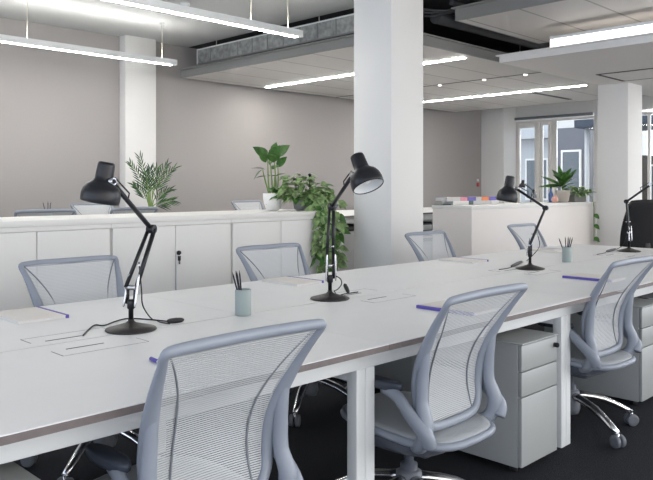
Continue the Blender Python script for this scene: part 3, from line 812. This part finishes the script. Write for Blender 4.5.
# trailing pothos on the left cabinets
def pothos(px0, py0, z, label, seed, pr, vines, spread=(.19, .12, .2), nl=150, lw=(.05, .085), potm=potg_m, ball=False, squ=False):
    R = random.Random(seed)
    t = thing('potted_plant', label, 'plant', (px0, py0, z), 0, 'potted plants')
    if squ:
        MB().box((-.12, -.07, 0), (.12, .07, .11), potm, .015, 3, rot=Matrix.Rotation(-.2, 3, 'Z')).build('pot', t)
    else: pot(t, pr, potm)
    h0 = .11; fo = MB(); vi = MB()
    for i in range(nl):
        a = R.uniform(0, 2*PI); q = R.random()**.6
        p = RT*math.cos(a)*spread[0]*q+FW*math.sin(a)*spread[1]*q+UP*(h0+R.uniform(.0, spread[2])*(1-q*q*.8))
        d = RT*(math.cos(a)+R.uniform(-.5, .5))+FW*(math.sin(a)+R.uniform(-.5, .5))+UP*R.uniform(-.5, .7)
        fo.leaf(p, d, UP+RT*R.uniform(-.4, .4)-FW*R.uniform(0, .8), R.uniform(*lw), R.uniform(*lw)*.62, leaf2_m if R.random() < .8 else leaf_m, R.uniform(.1, .6), .2, 4)
        if i % 6 == 0: vi.tube([Vector((0, 0, h0-.03)), p*.6+UP*h0*.5, p], .0025, stem_m, 5, 2)
    for v in vines:
        vi.tube(v, .0035, stem_m, 6, 4)
        v = [Vector(q) for q in v]
        for a, b_ in zip(v, v[1:]):
            n = max(2, int((b_-a).length/.028))
            for k in range(n):
                p = a.lerp(b_, (k+R.random())/n)
                an = R.uniform(0, 2*PI)
                d = RT*math.cos(an)-FW*abs(math.sin(an))*.8+UP*R.uniform(-.9, .2)
                fo.leaf(p, d, -FW+UP*.5, R.uniform(*lw), R.uniform(*lw)*.65, leaf2_m if R.random() < .75 else leaf_m, .3, .2, 4)
    vi.build('vine', t); fo.build('foliage', t)
    if ball: MB().tube([loc(.06, 0, .08), loc(.065, 0, .31)], .004, cord_m, 6, 0).lathe([(.002, -.016), (.012, -.01), (.016, 0), (.012, .01), (.002, .016)], cord_m, 14, loc(.065, 0, .31)).build('support_stake', t)
    return t
vn = []
for (r0, f0, zl) in ((.16, -.20, -.62), (.20, -.22, -.66), (.25, -.20, -.52), (.30, -.16, -.60), (.22, -.25, -.35), (.13, -.22, -.40)):
    vn.append([loc(.02, -.02, .12), loc(r0*.7, f0*.6, .12), loc(r0, f0, -.02), loc(r0+.02, f0-.03, zl*.5), loc(r0-.01, f0-.02, zl)])
vn.append([loc(0, 0, .12), loc(.15, 0, .16), loc(.27, .02, .12), loc(.36, .05, .05)])
vn.append([loc(0, 0, .12), loc(.12, -.02, .20), loc(.24, -.03, .18), loc(.30, -.05, .10)])
pothos(4.36, 4.66, CZ, 'bushy trailing plant spilling down the cabinet end behind the centre lamp', 3, [(.055, 0), (.075, .02), (.085, .10), (.08, .105), (.075, .09)], vn, ball=True, spread=(.24, .13, .24), nl=190, lw=(.065, .115))
# palm behind the cabinets
R = random.Random(11)
q = at(150, 215, 7.05)
t = thing('potted_plant', 'dark green palm standing behind the left cabinets beside the pilaster', 'plant', (q.x, q.y, .91), 0, 'potted plants')
pot(t, [(.07, 0), (.09, .12), (.086, .12), (.08, .1)], potg_m)
st = MB(); fo = MB()
fr = [(-.21, -.02, .66), (-.13, .03, .72), (-.05, -.03, .55), (.05, 0, .60), (.14, .02, .64), (.22, -.03, .60), (.17, .05, .38), (-.17, .0, .42), (.20, 0, .26), (-.03, .04, .60)]
for (r_, f_, z_) in fr:
    A = loc(R.uniform(-.02, .02), 0, .10); Bp = loc(r_*.28, f_*.3, .10+(z_*.88-.1)*.6); E = loc(r_*.95+.02, f_, z_*.88-.02)
    st.tube([A, Bp, E], [.006, .004, .0015], stem_m, 6, 3)
    for k in range(9):
        s_ = .42+.58*k/8; a1 = A.lerp(Bp, s_); a2 = Bp.lerp(E, s_); p = a1.lerp(a2, s_); dd = (a2-a1).normalized()
        for sg in (-1, 1):
            sv = RT*sg if abs(dd.dot(RT)) < .8 else UP*sg
            d = dd*1.0+sv*.95*(1.1-s_*.7)+FW*R.uniform(-.25, .25)
            fo.leaf(p, d, -FW+UP*.3, R.uniform(.09, .15)*(1.1-.35*s_), .012, leaf3_m if R.random() < .7 else leaf_m, .15, .3, 4)
st.build('stem', t); fo.build('foliage', t)
# plant on the right storage
t = thing('potted_plant', 'spiky bright green plant in a beige pot on the right storage', 'plant', (9.16, 4.66, CZ), 0, 'potted plants')
pot(t, [(.055, 0), (.075, .02), (.095, .14), (.098, .16), (.092, .16), (.086, .13)], potb_m)
st = MB(); fo = MB(); st.tube([loc(0, 0, .12), loc(-.01, 0, .26)], [.016, .012], stem_m, 8, 0)
R = random.Random(8)
for k in range(20):
    a = k*2.4; el = .25+.9*(k/20); z0 = .17+.12*k/20
    d = RT*math.cos(a)*math.cos(el)+FW*math.sin(a)*math.cos(el)+UP*math.sin(el)
    fo.leaf(loc(-.01, 0, z0), d, UP if el < .9 else -FW, R.uniform(.24, .34), .062, leaf_m if k % 4 else leaf3_m, .22, .3, 7)
for (r_, f_, z_) in ((-.24, 0, .34), (-.17, 0, .22), (.13, 0, .38)):
    fo.leaf(loc(-.01, 0, .22), loc(r_, f_, z_-.22), -FW+UP, .33, .06, leaf_m, .05, .3, 7)
st.build('stem', t); fo.build('foliage', t)
vn = [[loc(0, 0, .10), loc(.12, 0, .13), loc(.18, -.06, .06), loc(.195, -.10, -.05), loc(.195, -.105, -.2), loc(.195, -.105, -.52)]]
t2 = pothos(9.40, 4.58, CZ, 'low spreading plant in a grey trough on the right storage end', 21, None, [], spread=(.20, .12, .10), nl=85, lw=(.06, .10), squ=True)
m = MB(); v = [Vector(q) for q in vn[0]]; m.tube(v, .006, stem_m, 6, 4); m.build('vine', t2)
fo = MB(); R = random.Random(5)
for z_ in (-.16, -.30, -.47): fo.leaf(loc(.195, -.105, z_), loc(R.uniform(.3, .6), -.8, -.5), RT*-.4-FW*.5+UP, .10, .07, leaf_m, .2, .15, 5)
fo.build('foliage', t2)
# small vessels
solo('round_vase', MB().lathe([(.02, 0), (.038, .012), (.045, .04), (.036, .07), (.018, .085), (.02, .095)], pink_m, 24, (8.86, 4.62, CZ)), (8.86, 4.62, CZ), 'small round pink vase beside the beige plant pot', 'vase')
t = thing('glass_bottle', 'slim dark blue bottle behind the round pink vase', 'bottle', (8.98, 4.74, CZ))
MB().lathe([(.028, 0), (.03, .01), (.03, .11), (.012, .15), (.012, .19)], blue_m, 20).build('body', t)
MB().lathe([(.014, .19), (.014, .205)], black_m, 14).build('cap', t)
# books on right storage
def bk_(x0, x1, z0, z1, m, label, y0=4.78, y1=4.94, sp=None):
    t = thing('book', label, 'book', (x0, y0, z0), 0, 'books stacked on the right storage')
    h = z1-z0
    MB().box((0, .002, 0), (x1-x0, y1-y0, .004), m).build('back_cover', t)
    MB().box((.003, .004, .004), (x1-x0-.003, y1-y0-.004, h-.004), page_m).build('pages', t)
    MB().box((0, .002, h-.004), (x1-x0, y1-y0, h), m).build('front_cover', t)
    MB().box((0, 0, 0), (x1-x0, .004, h), sp or m).build('spine', t)
    return t
Z0, Z1, Z2 = CZ, CZ+.045, CZ+.088
bk_(6.80, 7.11, Z0, Z1, page_m, 'white book at the bottom left of the coloured row')
bk_(7.118, 7.20, Z0, Z1, dgreen_m, 'narrow dark green book in the bottom layer')
bk_(7.208, 7.58, Z0, Z1, greyb_m, 'pale grey book in the bottom layer right of the dark green one')
bk_(6.64, 6.79, Z0, Z0+.012, dgreen_m, 'thin dark book lying alone at the left corner', y0=4.80, y1=4.93)
bk_(7.588, 7.75, Z0, Z1, page_m, 'white book at the bottom right of the coloured row')
bk_(6.68, 6.945, Z1, Z2, greyb_m, 'pale book left of the pink one in the upper layer')
bk_(6.95, 7.085, Z1, Z2, pinks_m, 'book with pink spine in the upper layer')
bk_(7.09, 7.256, Z1, Z2, purple_m, 'book with purple spine between pink and orange books')
bk_(7.262, 7.38, Z1, Z2, greyb_m, 'pale book between the purple and the orange book')
bk_(7.385, 7.535, Z1, Z2, orange_m, 'book with bright orange spine in the upper layer')
bk_(7.54, 7.70, Z1, Z2, purple_m, 'book with purple spine at the right end beside the lamp head')

# ---------------------------------------------------------------- light
W = bpy.data.worlds.new('daylight'); S.world = W; W.use_nodes = True
nt = W.node_tree; bg = nt.nodes['Background']
tc = nt.nodes.new('ShaderNodeTexCoord'); sx = nt.nodes.new('ShaderNodeSeparateXYZ'); nt.links.new(tc.outputs['Generated'], sx.inputs[0])
rp = nt.nodes.new('ShaderNodeValToRGB'); e = rp.color_ramp.elements
e[0].color = (.64, .73, .90, 1); e[0].position = .0; e[1].color = (.76, .82, .92, 1); e[1].position = 1.
q = e.new(.5); q.color = (.84, .79, .73, 1)
mr = nt.nodes.new('ShaderNodeMapRange'); mr.inputs[1].default_value = -1; mr.inputs[2].default_value = 1
nt.links.new(sx.outputs[0], mr.inputs[0]); nt.links.new(mr.outputs[0], rp.inputs[0]); nt.links.new(rp.outputs[0], bg.inputs[0])
def mth(op, a, b=None):
    n = nt.nodes.new('ShaderNodeMath'); n.operation = op
    for i, q in enumerate((a, b)):
        if q is None: continue
        if isinstance(q, (int, float)): n.inputs[i].default_value = q
        else: nt.links.new(q, n.inputs[i])
    return n.outputs[0]
px_ = mth('MULTIPLY', mth('MAXIMUM', sx.outputs[0], 0), 3.2)          # brighter sky to the east and south
py_ = mth('MULTIPLY', mth('MAXIMUM', mth('MULTIPLY', sx.outputs[1], -1), 0), .15)
nt.links.new(mth('ADD', mth('ADD', px_, py_), 2.1), bg.inputs[1])

# ---------------------------------------------------------------- camera
cam = bpy.data.cameras.new('camera'); co = bpy.data.objects.new('camera', cam); COL.objects.link(co)
co.location = (0, 0, EYE); co.rotation_euler = (PI/2, 0, -PI/4)
cam.sensor_width = 36; cam.sensor_fit = 'HORIZONTAL'; cam.lens = F/653*36; cam.shift_y = -(240-HY)/653; cam.clip_start = .05; cam.clip_end = 200
S.camera = co
S.view_settings.view_transform = 'Standard'; S.view_settings.look = 'None'; S.view_settings.gamma = 1; S.view_settings.exposure = 0.4
try: S.view_settings.use_curve_mapping = False
except Exception: pass
